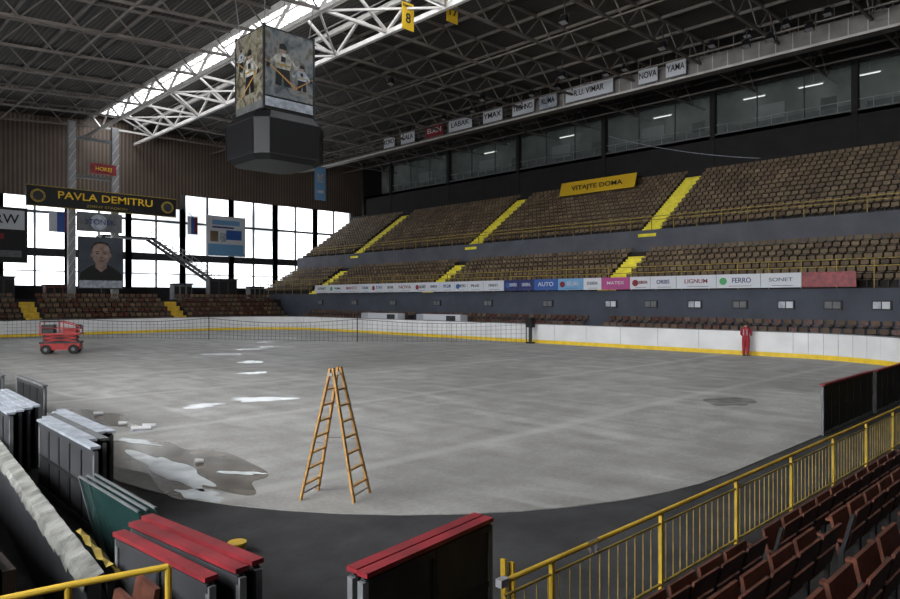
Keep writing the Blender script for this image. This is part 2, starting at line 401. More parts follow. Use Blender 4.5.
g = MB(); g.box(58.0, 58.04, -6.7, 70.2, 17.3, 20.9, 'boxglass')
ys = [4.3 + 10.98 * k for k in range(-1, 7)]
for y in ys: g.box(57.55, 58.1, y - .22, y + .22, 14.2, 21.9, 'darkwall')
g.box(57.7, 58.1, -6.7, 70.4, 17.15, 17.35, 'mgrey'); g.box(57.8, 58.1, -6.7, 70.4, 20.8, 21.0, 'dgrey')
g.bar((57.8, -6.7, 18.1), (57.8, 70.4, 18.1), .05, .05, 'steel_g')
for k in range(len(ys) - 1):
    for j in (1, 2):
        yy = ys[k] + 10.98 * j / 3; g.box(57.96, 58.06, yy - .04, yy + .04, 17.3, 20.9, 'dgrey')
    for j in range(1, 9): g.bar((57.8, ys[k] + j*1.22, 17.3), (57.8, ys[k] + j*1.22, 18.1), .03, .03, 'steel_g')
    g.box(58.6, 60.4, ys[k] + .6, ys[k] + 10.4, 17.2, 18.0, 'mgrey')
    g.box(60.42, 60.5, ys[k] + 2, ys[k] + 3.2, 17.2, 19.4, 'dgrey'); g.box(60.42, 60.5, ys[k] + 6, ys[k] + 8.4, 18.4, 19.8, 'adwhite')
g.done('glazed_boxes')
f = MB()
for y in (6, 9.5, 14, 18, 22.5, 31, 42, 53):
    f.cyl((59.4, y, 20.3), (59.4, y + 1.8, 20.3), .05, .05, 'tube', 8); f.box(59.3, 59.5, y - .1, y + 1.9, 20.36, 20.45, 'adwhite')
    f.bar((59.4, y + .7, 20.4), (59.4, y + .7, 21.9), .03, .03, 'adwhite')
f.done('fluorescent_lights')

l = MB()
for i in range(3): l.box(38.3 + .75*i, 39.05 + .75*i, -4, 63.9, 0, .35 + .42*i, 'deck_far')
l.done('rinkside_deck')
l = MB()
for i in range(3):
    y = 0
    while y < 63.4:
        if not inaisle(y, .7) and not (36 < y < 52 and i == 0): seat_x(l, 38.3 + .75*i + .4, y, .35 + .42*i, random.choice(['seat3', 'wood_r', 'seat3']))
        y += .54
l.done('rinkside_seats')
for i, y in enumerate([9.5, 11.8, 14.2, 16.8, 19.6, 22.6, 25.6, 31, 37, 43, 49, 55, 61]):
    w = MB(); w.box(40.5, 40.6, y - .45, y + .45, 2.45, 2.95, 'dgrey'); k1, k2 = ('mgrey', 'mgrey') if (i > 6 or i % 2) else ('adwhite', 'cap_w')
    w.box(40.47, 40.5, y - .38, y - .03, 2.52, 2.88, k1); w.box(40.47, 40.5, y + .03, y + .38, 2.52, 2.88, k2)
    w.done('window_%d' % (40 + i))
words = ['SONET', 'KLIMA', 'MANTO', 'TORAK', 'STAV', 'BETAR', 'NOVA', 'ALAD', 'LINDEX', 'W.S.M', 'METRO', 'PLUS', 'FINEST', 'DENTRO', 'GENERAL', 'AUTO', 'REKLAMA', 'STADION', 'MATEX', 'DUBRAVA', 'ORBIS', 'LIGNUM', 'FERRO']
y = 61.6; i = 0
rnd = random.Random(11)
while y > 12.4:
    L = rnd.choice([1.5, 1.8, 2.2, 2.6]); yc = y - L/2
    if y - L < 11.6: break
    bg = 'adwhite'; tx = rnd.choice(['navy', 'blue', 'adtext', 'adtext', 'dgrey', 'red'])
    if 32 < yc < 34.4: bg, tx = 'navy', 'adwhite'
    elif 30 < yc <= 32: bg, tx = 'blue', 'adwhite'
    elif 25 < yc < 26.8: bg, tx = 'magenta', 'adwhite'
    elif 27 < yc < 29: bg, tx = 'lblue', 'adwhite'
    p = MB(); p.box(40.28, 40.34, y - L + .01, y - .01, 3.68, 4.5, bg); p.box(40.34, 40.6, y - L + .04, y - .04, 3.7, 3.75, 'dgrey')
    logo = i % 3 == 1
    if logo: p.cyl((40.28, y - .4, 4.09), (40.265, y - .4, 4.09), .22, .22, rnd.choice(['red', 'green', 'blue', 'dgrey']), 14)
    p.box(40.27, 40.28, yc - L*.3, yc + L*.22, 3.78, 3.81, 'mgrey')
    o = p.done('advertising_board'); text(o, words[i % 23], (40.26, yc - (.2 if logo else 0), 4.12), rnd.choice([.3, .36, .42]), tx, 'x', wmax=L * (.45 if logo else .58))
    y -= L; i += 1
p = MB(); p.box(40.28, 40.34, 10.6, y - .02, 3.68, 4.5, 'red'); p.box(40.34, 40.6, 10.7, y - .1, 3.7, 3.75, 'dgrey'); p.done('advertising_board')
p = MB(); p.hexa([(53.3,31.3,12.9),(53.36,31.3,12.9),(53.36,39.4,12.9),(53.3,39.4,12.9),(53.7,31.3,14.2),(53.76,31.3,14.2),(53.76,39.4,14.2),(53.7,39.4,14.2)], 'ypanel')
o = p.done('yellow_banner'); text(o, 'VITAJTE DOMA', (53.38, 35.3, 13.5), .6, 'black', 'x', wmax=6.0)

# ------------------------------------------------------------------ rink boards
def wallpath(pts, name, cap='mgrey', h=1.3):
    b = MB()
    for a, c in zip(pts[:-1], pts[1:]):
        b.bar((*a, (h + .2)/2), (*c, (h + .2)/2), .10, h - .2, 'white'); b.bar((*a, .12), (*c, .12), .14, .24, 'kick'); b.bar((*a, h + .02), (*c, h + .02), .13, .05, cap)
        L = math.dist(a, c); n = max(1, int(L / 2.4))
        for k in range(n):
            t = k / n; x = a[0] + (c[0]-a[0])*t; y = a[1] + (c[1]-a[1])*t
            b.box(x - .058, x + .058, y - .012, y + .012, .2, h, 'cap_w')
    return b.done(name)
path = []
n = 14
for i in range(n + 1):
    a = math.radians(-78 + 78 * i / n); path.append((RX1 - RR + RR*math.cos(a), RY0 + RR + RR*math.sin(a)))
for i in range(n + 1):
    a = math.radians(90 * i / n); path.append((RX1 - RR + RR*math.cos(a), RY1 - RR + RR*math.sin(a)))
for i in range(n + 1):
    a = math.radians(90 + 90 * i / n); path.append((RX0 + RR + RR*math.cos(a), RY1 - RR + RR*math.sin(a)))
path.append((RX0, 24))
wallpath(path, 'rink_boards')

# netting sagging in front of the boards
nb = MB()
np_ = [(36.3, 29.6), (33, 35), (28, 40), (24, 47), (20, 54), (15, 58), (12, 61.3)]
def along(pts, step):
    out = []
    for a, c in zip(pts[:-1], pts[1:]):
        L = math.dist(a, c); k = int(L / step)
        for j in range(k): out.append((a[0] + (c[0]-a[0])*j/k, a[1] + (c[1]-a[1])*j/k))
    out.append(pts[-1]); return out
pl = along(np_, .35)
for i in range(len(pl) - 1):
    s0 = 1.6 - .3 * math.sin((i % 34) * math.pi / 34); s1 = 1.6 - .3 * math.sin(((i % 34) + 1) * math.pi / 34)
    for t in (0, .2, .4, .6, .8, 1):
        nb.bar((*pl[i], .06 + (s0 - .06)*t), (*pl[i+1], .06 + (s1 - .06)*t), .016, .016 if t < 1 else .035, 'net')
    nb.bar((*pl[i], .02), (*pl[i], s0), .016, .016, 'net')
    if i % 34 == 0: nb.bar((*pl[i], .012), (*pl[i], 1.7), .05, .05, 'dgrey')
nb.done('safety_net')
pb = MB(); pb.box(36.1, 36.5, 29.0, 29.5, .012, .12, 'black'); pb.cyl((36.3, 29.25, .1), (36.3, 29.25, 1.5), .12, .12, 'dgrey'); pb.box(36.1, 36.5, 29.0, 29.5, 1.1, 1.75, 'black'); pb.done('net_winch_post')
q = MB()
for y0 in (37, 44.5):
    q.box(38.0, 38.1, y0, y0 + 5, .4, 1.8, 'adwhite'); q.box(37.3, 38.1, y0 - .05, y0, 0.02, 1.8, 'adwhite'); q.box(37.3, 38.1, y0 + 5, y0 + 5.05, 0.02, 1.8, 'adwhite')
    q.box(37.6, 37.9, y0 + .3, y0 + 4.7, .4, .46, 'seat1'); q.box(37.94, 38.0, y0 + 1.2, y0 + 2.2, 1.0, 1.7, 'dgrey')
    for j in range(4): q.box(37.7, 37.76, y0 + .6 + j*1.2, y0 + .66 + j*1.2, 0.02, .4, 'dgrey')
q.done('players_bench')

# ------------------------------------------------------------------ far end
e = MB()
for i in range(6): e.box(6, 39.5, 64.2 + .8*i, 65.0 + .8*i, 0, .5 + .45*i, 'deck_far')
e.box(0, 40.5, 69.0, 77.8, 0, 3.0, 'darkwall'); e.done('end_stand_deck')
e = MB()
for i in range(6):
    x = 6.4
    while x < 39:
        if abs(x - 15.1) > .8 and abs(x - 27.6) > .8: seat_y(e, x, 64.2 + .8*i + .5, .5 + .45*i, random.choice(['seat1', 'wood_r', 'seat3', 'seat3']))
        x += .54
e.done('end_stand_seats')
for xa in (15.1, 27.6):
    st = MB()
    for i in range(6): st.box(xa - .6, xa + .6, 64.2 + .8*i, 65 + .8*i, .5 + .45*i, .53 + .45*i, 'yellow_d'); st.box(xa - .6, xa + .6, 64.17 + .8*i, 64.2 + .8*i, .05 + .45*i, .53 + .45*i, 'yellow')
    st.done('aisle_stairs')
e = MB()
for (xx, w_, z1, k) in ((12.5, 2.5, 5.0, 'dgrey'), (17.5, 2.2, 4.3, 'wood_r'), (29.5, 2.0, 4.6, 'mgrey'), (33.5, 3.2, 5.2, 'dgrey'), (38.3, 1.8, 4.4, 'mgrey')):
    e.box(xx, xx + w_, 72, 73, 3.0, z1, k); e.box(xx - .1, xx + w_ + .1, 71.9, 73.1, z1, z1 + .12, 'dgrey')
    for j in range(3): e.box(xx + .1 + w_*j/3, xx + w_*(j+.85)/3, 71.95, 72, 3.2, z1 - .2, 'darkwall')
e.done('refreshment_stalls')
g = MB()
for x in (19.1, 22.9):
    g.box(x - .3, x + .3, 69.6, 70.1, 3, 19.6, 'steel_g')
    for z in range(4, 19): g.bar((x - .3, 69.55, z), (x + .3, 69.55, z + 1), .08, .05, 'steel_w')
g.box(19.1, 22.9, 69.7, 69.9, 14.4, 14.7, 'mgrey'); g.box(19.1, 22.9, 69.7, 69.9, 18, 18.3, 'mgrey')
g.done('sign_gantry')
p = MB(); p.box(15.3, 28.6, 69.2, 69.4, 11.4, 13.2, 'black')
p.box(15.3, 28.6, 69.15, 69.2, 11.35, 11.42, 'yellow_d'); p.box(15.3, 28.6, 69.15, 69.2, 13.18, 13.25, 'yellow_d')
for x in (16.2, 27.7): p.cyl((x, 69.2, 12.3), (x, 69.1, 12.3), .6, .6, 'yellow_d', 20); p.cyl((x, 69.1, 12.3), (x, 69.06, 12.3), .42, .42, 'dgrey', 20)
o = p.done('arena_name_sign'); text(o, 'PAVLA DEMITRU', (22, 69.1, 12.5), .95, 'ypanel', 'y', wmax=9.3); text(o, 'ZIMNY STADION', (22, 69.1, 11.72), .32, 'yellow_d', 'y', wmax=4)
p = MB(); p.box(19.4, 23.4, 69.3, 69.4, 9.4, 11.2, 'mgrey'); p.cyl((21.3, 69.3, 10.3), (21.3, 69.25, 10.3), .75, .75, 'cap_w', 20)
o = p.done('sponsor_sign'); text(o, 'STONEK', (21.4, 69.22, 10.3), .7, 'navy', 'y')
p = MB(); p.box(19.5, 23.5, 69.3, 69.4, 4.0, 8.9, 'dgrey')
def disc(cx, cz, rx, rz, y, k, n=28): p.poly([(cx + rx*math.cos(2*math.pi*t/n), y, cz + rz*math.sin(2*math.pi*t/n)) for t in range(n)], k)
p.poly([(19.6, 69.29, 4.9), (23.4, 69.29, 4.9), (23.4, 69.29, 8.8), (19.6, 69.29, 8.8)], 'poster_bg')
p.poly([(19.6, 69.28, 4.9), (23.4, 69.28, 4.9), (23.3, 69.28, 5.5), (22.5, 69.28, 6.1), (22.1, 69.28, 6.3), (20.9, 69.28, 6.3), (20.5, 69.28, 6.1), (19.7, 69.28, 5.5)], 'black')
p.poly([(21.0, 69.275, 6.0), (21.5, 69.275, 5.6), (22.0, 69.275, 6.0), (22.0, 69.275, 6.7), (21.0, 69.275, 6.7)], 'skin_p')
p.poly([(21.5 + a_, 69.27, 7.2 + c_) for (a_, c_) in ((-.35,-.95),(.0,-1.05),(.35,-.95),(.68,-.5),(.8,.1),(.78,.7),(.5,1.1),(0,1.25),(-.5,1.1),(-.78,.7),(-.8,.1),(-.68,-.5))], 'skin_p')
p.poly([(21.5 + a_, 69.265, 7.2 + c_) for (a_, c_) in ((.8,.45),(.84,.8),(.55,1.2),(0,1.32),(-.55,1.2),(-.84,.8),(-.8,.45),(-.66,.85),(-.3,1.08),(.3,1.08),(.66,.85))], 'hair')
for sx in (-.32, .32): disc(21.5+sx, 7.35, .14, .055, 69.26, 'black'); disc(21.5+sx, 7.52, .2, .04, 69.26, 'hair'); disc(21.5+sx*2.6, 7.2, .09, .2, 69.272, 'skin_p')
disc(21.5, 6.65, .28, .05, 69.26, 'wood_r'); disc(21.5, 6.95, .12, .07, 69.262, 'wood_r')
p.poly([(19.6, 69.28, 4.1), (23.4, 69.28, 4.1), (23.4, 69.28, 4.8), (19.6, 69.28, 4.8)], 'cap_w'); p.done('portrait_poster')
p = MB(); p.box(20.6, 22.9, 69.4, 69.5, 14.9, 15.9, 'red'); o = p.done('red_sign'); text(o, 'HOKEJ', (21.75, 69.36, 15.4), .5, 'ypanel', 'y')
def poster(name, x0, x1, y, z0, z1, bg, items):
    p = MB(); p.box(x0, x1, y, y + .06, z0, z1, bg)
    for (a, c, d0, d1, k) in items:
        p.box(x0 + (x1-x0)*a, x0 + (x1-x0)*c, y - .02, y, z0 + (z1-z0)*d0, z0 + (z1-z0)*d1, k)
    for xx in (x0 + .1, x1 - .1): p.bar((xx, y + .03, z1), (xx, y + .03, z1 + .8), .04, .04, 'dgrey')
    return p.done(name)
poster('window_poster', 35.6, 40.6, 77.5, 8.2, 13.0, 'adwhite', [(.05, .95, .02, .30, 'lblue'), (.1, .3, .36, .62, 'seat2'), (.34, .5, .36, .58, 'cap_w'), (.5, .9, .42, .66, 'blue'), (.15, .85, .78, .9, 'lblue'), (.15, .7, .70, .74, 'navy')])
o = poster('sponsor_banner', 12.2, 17.2, 77.3, 6.6, 12.0, 'black', [(.05, .95, .6, .95, 'adwhite'), (.05, .6, .42, .52, 'red'), (.1, .9, .1, .22, 'mgrey')])
text(o, 'RW', (15.4, 77.24, 10.8), 1.3, 'black', 'y')
for (x, w, z) in ((18.9, 2.2, 11.8), (33, 1.2, 12.5)):
    fl = MB()
    for j, k in enumerate(('adwhite', 'blue', 'red')): fl.box(x + w*j/3, x + w*(j+1)/3, 76.6 + .03*j, 76.64 + .03*j, z - 2.0, z, k)
    fl.bar((x - .1, 76.62, z + .05), (x + w + .1, 76.66, z + .05), .05, .05, 'steel_g'); fl.bar((x + w/2, 76.64, z), (x + w/2, 77.8, z + .6), .04, .04, 'steel_g'); fl.done('hanging_flag')
st = MB()
for j in range(14): st.box(28 + .55*j, 28.6 + .55*j, 74, 75.5, 9.6 - .35*j - .08, 9.6 - .35*j, 'dgrey')
for yy in (74, 75.5):
    st.bar((28, yy, 9.5), (35.7, yy, 4.6), .1, .3, 'mgrey'); st.bar((28, yy, 10.6), (35.7, yy, 5.7), .06, .06, 'steel_g')
    for j in range(0, 15, 2): st.bar((28 + .55*j, yy, 9.5 - .35*j), (28 + .55*j, yy, 10.6 - .35*j), .05, .05, 'steel_g')
st.box(23, 28.2, 73.8, 75.7, 9.4, 9.6, 'dgrey'); st.box(23.2, 23.5, 74.5, 74.8, 3, 9.4, 'dgrey'); st.box(35.4, 35.7, 74, 75.5, 3, 4.8, 'dgrey'); st.done('steel_staircase')

# ------------------------------------------------------------------ catwalk with signs and floodlights
c = MB(); c.box(48.1, 49.1, -10, 77.5, 19.6, 19.7, 'steel')
c.box(48.1, 48.14, -10, 40, 19.65, 20.7, 'steel_c')
for zz in (20.2, 20.75): c.bar((48.1, -10, zz), (48.1, 77.5, zz), .05, .05, 'steel_c'); c.bar((49.1, -10, zz), (49.1, 77.5, zz), .05, .05, 'steel_c')
c.bar((48.1, -10, 19.62), (48.1, 77.5, 19.62), .1, .16, 'steel_w')
y = -10
while y < 77.5:
    c.bar((48.07, y, 19.6), (48.07, y, 20.75), .05, .05, 'steel_w' if y < 40 else 'steel_c'); c.bar((49.1, y, 19.6), (49.1, y, roofz(49)), .05, .05, 'steel')
    y += 1.1
c.done('catwalk')
sg = [(58.2,1.8,'adwhite','KOVO'),(55.1,2.2,'adwhite','GALA'),(50.9,2.6,'red','EDEN'),(47.2,3.2,'adwhite','LABAK'),(42.9,2.4,'adwhite','YMAX'),(39.2,2.5,'adwhite','TECHNO'),(36.4,1.9,'cap_w','KLIMA'),(32.2,4.6,'adwhite','R.U. VIMAR'),(26.8,1.6,'adwhite','NOVA'),(24.5,1.6,'adwhite','YAMA')]
for (yc, w, k, t) in sg:
    p = MB(); p.box(47.6, 47.66, yc - w/2, yc + w/2, 19.65, 20.95, k); p.box(47.58, 47.6, yc - w/2, yc + w/2, 19.65, 19.72, 'mgrey'); p.bar((47.65, yc - w/3, 20.7), (48.06, yc - w/3, 20.7), .05, .05, 'dgrey'); p.bar((47.65, yc + w/3, 20.7), (48.06, yc + w/3, 20.7), .05, .05, 'dgrey')
    o = p.done('hanging_sign'); text(o, t, (47.57, yc, 20.32), .7, random.choice(['navy', 'black', 'black']) if k != 'red' else 'adwhite', 'x', wmax=w * .8)
def floodlight(x, y, z, up=.9):
    f = MB(); f.bar((x, y, z + .2), (x, y, z + up), .05, .05, 'dgrey'); f.bar((x, y - .3, z + .2), (x, y + .3, z + .2), .04, .04, 'dgrey')
    f.bar((x, y - .3, z - .1), (x, y - .3, z + .2), .03, .03, 'dgrey'); f.bar((x, y + .3, z - .1), (x, y + .3, z + .2), .03, .03, 'dgrey')
    f.hexa([(x-.32,y-.26,z-.3),(x+.05,y-.26,z-.42),(x+.05,y+.26,z-.42),(x-.32,y+.26,z-.3),(x-.1,y-.16,z+.12),(x+.12,y-.16,z+.02),(x+.12,y+.16,z+.02),(x-.1,y+.16,z+.12)], 'black')
    f.poly([(x-.30,y-.22,z-.31),(x-.30,y+.22,z-.31),(x+.03,y+.22,z-.425),(x+.03,y-.22,z-.425)], 'steel_g')
    f.done('floodlight')
for y in (14, 16.5, 19, 21.5, 28.5, 30.2, 35, 37.8, 41, 45, 49, 53): floodlight(47.2, y, 21.35, .7)
for (x, y) in ((44.5, 16.5), (44.5, 18.0), (44.5, 14.2), (41, 22), (41, 30), (41, 38), (33, 24), (33, 40)): floodlight(x, y, 19.7, 1.0)

for (x, y, t) in ((25.6, 30.1, '8'), (27.75, 28.6, '17')):
    dz = 0.0 if t == '8' else .6
    p = MB(); p.box(x, x + .9, y, y + .03, 18.75 + dz, 20.35 + dz * .6, 'ypanel'); p.bar((x - .05, y + .015, 20.35 + dz*.6), (x + .95, y + .015, 20.35 + dz*.6), .05, .05, 'dgrey'); p.bar((x + .45, y + .015, 20.35 + dz*.6), (x + .45, y + .015, ZS - .1), .03, .03, 'dgrey')
    o = p.done('retired_number_banner'); text(o, t, (x + .45, y - .02, 19.4 + dz), .8, 'black', 'y'); text(o, 'DEMITRA', (x + .45, y - .02, 20.12 + dz*.6), .2, 'black', 'y')
p = MB(); p.box(42.5, 43.9, 65, 65.05, 14.2, 17.9, 'lblue'); p.bar((42.4, 65, 17.95), (44.0, 65, 17.95), .06, .06, 'dgrey'); p.bar((43.2, 65, 17.95), (43.2, 65, 21.9), .03, .03, 'dgrey')
p.box(42.8, 43.6, 64.96, 65, 15.0, 15.3, 'adwhite'); p.box(42.8, 43.6, 64.96, 65, 16.2, 17.2, 'cap_w'); p.done('blue_banner')
p = MB(); prev = Vector((57.4, 36.5, 18.9)); A = prev.copy(); B = Vector((57.4, 22.0, 14.6))
for i in range(1, 25):
    t = i/24; q_ = A.lerp(B, t) + Vector((-.0, 0, -1.6*t*(1-t))); p.bar(prev, q_, .05, .05, 'cap_w'); prev = q_
p.done('hanging_cable')
# ------------------------------------------------------------------ scoreboard cube
cx, cy = 20.4, 35.4
s = MB(); h = 1.6
s.box(cx-h, cx+h, cy-h, cy+h, 13.5, 18.1, 'black')
s.box(cx-h-.03, cx-h, cy-h+.08, cy+h-.08, 13.9, 18.0, 'art1'); s.box(cx-h+.08, cx+h-.08, cy-h-.03, cy-h, 14.3, 18.0, 'art2')
s.box(cx-h+.08, cx+h-.08, cy-h-.04, cy-h, 13.7, 14.2, 'cap_w'); s.box(cx-h-.04, cx-h, cy-h+.08, cy+h-.08, 13.6, 14.0, 'mgrey')
def player(fn, u0, z0, sc, jer, fl=1):
    def pg(pts, k, o): s.poly([fn(u0 + fl*a_*sc, z0 + c_*sc, o) for a_, c_ in pts], k)
    pg([(-.5,-1.0),(-.1,-1.0),(0,-.3),(.1,-1.0),(.55,-1.0),(.45,0),(-.4,0)], 'black', .01)
    pg([(-.45,0),(.5,0),(.6,.6),(.35,.95),(-.3,.95),(-.6,.6)], jer, .012)
    pg([(-.6,.6),(-.3,.9),(-.7,.1),(-.95,.0),(-1.0,.15)], jer, .013); pg([(.6,.65),(.35,.95),(.9,.35),(1.15,.5),(1.05,.2),(.8,.1)], jer, .013)
    pg([(-.45,.18),(.5,.18),(.52,.28),(-.47,.28)], 'yellow_d', .016); pg([(-.13,.42),(.17,.42),(.2,.72),(-.1,.75)], 'black', .018)
    pg([(-.15,.92),(.2,.92),(.24,1.2),(.1,1.34),(-.1,1.34),(-.2,1.2)], 'skin_p', .02); pg([(-.24,1.15),(.27,1.15),(.25,1.38),(.08,1.5),(-.1,1.5),(-.23,1.38)], 'black', .022)
    pg([(-1.2,.3),(-1.12,.34),(1.0,-1.0),(.92,-1.08)], 'wood_y', .024); pg([(-1.1,-.02),(-.88,-.08),(-.82,.16),(-1.05,.24)], 'black', .026)
fr = lambda u, z, o: (cx + u, cy - h - .03 - o, z)
lf = lambda u, z, o: (cx - h - .03 - o, cy - u, z)
player(fr, -.45, 15.9, .95, 'jersey'); player(fr, .8, 15.5, .6, 'cap_w', -1)
player(lf, .1, 15.6, 1.0, 'jersey', -1); player(lf, -.9, 16.6, .5, 'cap_w')
for sx in (-1, 1):
    for sy in (-1, 1): s.box(cx+sx*h-.05, cx+sx*h+.05, cy+sy*h-.05, cy+sy*h+.05, 13.5, 18.2, 'dgrey')
def octo(rr, z):
    c_ = rr * .3
    return [(cx-rr+c_, cy-rr, z), (cx+rr-c_, cy-rr, z), (cx+rr, cy-rr+c_, z), (cx+rr, cy+rr-c_, z), (cx+rr-c_, cy+rr, z), (cx-rr+c_, cy+rr, z), (cx-rr, cy+rr-c_, z), (cx-rr, cy-rr+c_, z)]
levels = [octo(1.9, 10.7), octo(2.2, 11.0), octo(2.25, 12.9), octo(1.9, 13.4)]
for a, c_ in zip(levels[:-1], levels[1:]):
    for i in range(8): s.poly([a[i], a[(i+1) % 8], c_[(i+1) % 8], c_[i]], 'black')
s.poly(levels[0][::-1], 'black'); s.poly(levels[-1], 'black')
for i in range(8):
    a, c_ = Vector(levels[1][i]), Vector(levels[2][i]); s.bar(a, c_, .06, .06, 'black')
    for lv in (1, 2): s.bar(levels[lv][i], levels[lv][(i+1) % 8], .05, .05, 'dgrey')
for sx in (-1, 1):
    for sy in (-1, 1): s.bar((cx+sx*1.4, cy+sy*1.4, 18), (cx+sx*1.7, cy+sy*1.8, 21.6), .04, .04, 'steel_g')
s.done('scoreboard_cube')

# ------------------------------------------------------------------ floor marks
def patch(name, x, y, rx, ry, rot, k, z, seed, amp=.16):
    rn = random.Random(seed); ph = [rn.uniform(0, 6.28) for _ in range(7)]; p = MB(); pts = []
    for t in range(80):
        a = 2*math.pi*t/80; r_ = 1 + sum(amp/(j+1)**.5*math.sin((j+2)*a + ph[j]) for j in range(7))
        u, v = rx*r_*math.cos(a), ry*r_*math.sin(a); pts.append((x + u*math.cos(rot) - v*math.sin(rot), y + u*math.sin(rot) + v*math.cos(rot), z))
    p.poly(pts, k); return p.done(name)
for i, (x, y, rx, ry, ro) in enumerate([(8.4,18.5,.5,.42,.3),(10.2,18.5,.8,.55,-.7),(17,35.2,1.2,.7,-.7),(15.9,29.8,.7,.55,0),(13.6,25.3,.5,.45,0),(19.8,37.7,1.1,.6,-.6),(21.8,38.6,.9,.5,-.6),(24,43,.9,.6,0)]):
    patch('melt_puddle', x, y, rx, ry, ro, 'puddle', .0185, i + 3)
for i, (x, y, rx, ry, ro) in enumerate([(4.85,12.0,.3,1.6,-.08),(5.3,14.8,.14,.6,.3),(4.55,10.1,.2,.5,.3),(5.6,10.9,.10,.4,.6)]):
    patch('slush_patch', x, y, rx, ry, ro, 'slush', .0185, i + 30)
patch('floor_stain', 5.1, 12.4, .95, 2.7, -.05, 'stain', .015, 50, .14)
patch('floor_stain', 5.6, 18.7, .6, 1.7, .2, 'stain', .015, 54, .14)
patch('floor_stain', 19.8, 8.5, .9, .7, 0, 'stain2', .015, 51, .07)
for i, (x, y, L) in enumerate([(5.84,16.1,.22),(6.1,16.3,.15),(5.4,12.05,.08),(5.8,18.9,.12),(5.75,17.0,.1)]):
    p = MB(); p.cyl((x-L, y, .07), (x+L*.8, y-L*.6, .06), .05, .04, 'white', 8); p.hexa([(x-L,y-.5*L,.013),(x+L,y-.7*L,.013),(x+L,y+.5*L,.013),(x-L,y+.5*L,.013),(x-L*.8,y-.4*L,.05),(x+L*.7,y-.5*L,.03),(x+L*.8,y+.3*L,.06),(x-L*.7,y+.4*L,.04)], 'cap_w'); p.done('debris_scrap')

# ------------------------------------------------------------------ step ladder
l = MB()
Af = [Vector((5.50, 8.80, .012)), Vector((5.98, 9.06, .012))]; Bf = [Vector((5.98, 8.12, .012)), Vector((6.47, 8.38, .012))]
axis = (Af[1] - Af[0]).normalized(); top = (Af[0] + Af[1] + Bf[0] + Bf[1]) / 4; top.z = 1.9
T = [top - axis * .13, top + axis * .13]; sp = Vector((-axis.y, axis.x, 0)) * .035
TA = [t + sp for t in T]; TB = [t - sp for t in T]
for F, TT in ((Af, TA), (Bf, TB)):
    for j in (0, 1):
        dirv = (TT[j] - F[j]).normalized(); l.bar(F[j], TT[j] + dirv * .07, .03, .06, 'wood_y', up=axis)
    for r_ in range(7):
        t = .12 + .82 * r_ / 6.6; l.bar(F[0].lerp(TT[0], t) - axis*.02, F[1].lerp(TT[1], t) + axis*.02, .05, .025, 'wood_y')
    l.bar(F[0].lerp(TT[0], .05) , F[1].lerp(TT[1], .05), .02, .02, 'steel_g')
for j in (0, 1):
    l.cyl(T[j] - axis*.05 + Vector((0,0,-.02)), T[j] + axis*.05 + Vector((0,0,-.02)), .03, .03, 'steel_g', 10)
    l.bar(Af[j].lerp(TA[j], .45), Bf[j].lerp(TB[j], .45), .01, .01, 'steel_g')
l.done('step_ladder')

# ------------------------------------------------------------------ removed board panels
def board_panel(name, p, q, h=1.1, cap='red', face='dgrey', z0=0.0, th=.06, capw=.10, lean=0.0):
    b = MB(); p = Vector((*p, 0)); q = Vector((*q, 0)); dd = (q - p); L = dd.length; u = dd.normalized(); nrm = Vector((-u.y, u.x, 0))
    def pt(a, z, o=0): return p + u*a + nrm*(o + lean*(z/h)) + Vector((0, 0, z0 + z))
    b.bar(pt(0, h/2), pt(L, h/2), .03, h, face, up=(nrm*lean + Vector((0,0,h))).normalized())
    b.bar(pt(-.01, h), pt(L+.01, h), capw, .035, cap)
    b.bar(pt(0, h - .07), pt(L, h - .07), th, .06, 'dgrey'); b.bar(pt(0, .05), pt(L, .05), th, .08, 'mgrey'); b.bar(pt(0, h*.5), pt(L, h*.5), th*.9, .05, 'black')
    n = max(2, int(L/.55))
    for i in range(n + 1): b.bar(pt(L*i/n, .03), pt(L*i/n, h - .05), th, .05, 'black' if 0 < i < n else 'mgrey')
    return b.done(name)
board_panel('rink_board_panel', (2.86, 3.78), (4.36, 3.98)); board_panel('rink_board_panel', (2.86, 3.90), (4.36, 4.10))
board_panel('rink_board_panel', (2.45, 4.5), (2.27, 6.1)); board_panel('rink_board_panel', (2.30, 4.45), (2.13, 6.0)); board_panel('rink_board_panel', (2.10, 4.5), (1.97, 5.9), 1.08)
for i in range(5): board_panel('rink_board_panel', (2.85 + .16*i, 9.4 + .35*i + (i % 2)*.3), (2.9 + .16*i, 12.2 + .35*i), 1.1 - .02*i, 'cap_w' if i != 2 else 'mgrey', 'dgrey', capw=.12)
for i in range(4): board_panel('rink_board_panel', (2.7 + .17*i, 13.2 + .2*i), (2.8 + .17*i, 16.2 + .2*i), 1.1, 'cap_w', capw=.12)
board_panel('rink_board_panel', (4.1, 16.9), (4.15, 19.6), 1.1, 'mgrey', 'black')
board_panel('rink_board_panel', (3.9, 19.9), (3.9, 23.5), 1.1, 'mgrey', 'black')
for (a, c_) in ((16.3, 20.4), (20.5, 24.7), (24.8, 29.0)): board_panel('rink_board_panel', (a, 4.95), (c_, 5.0), 1.12, 'red', 'black')

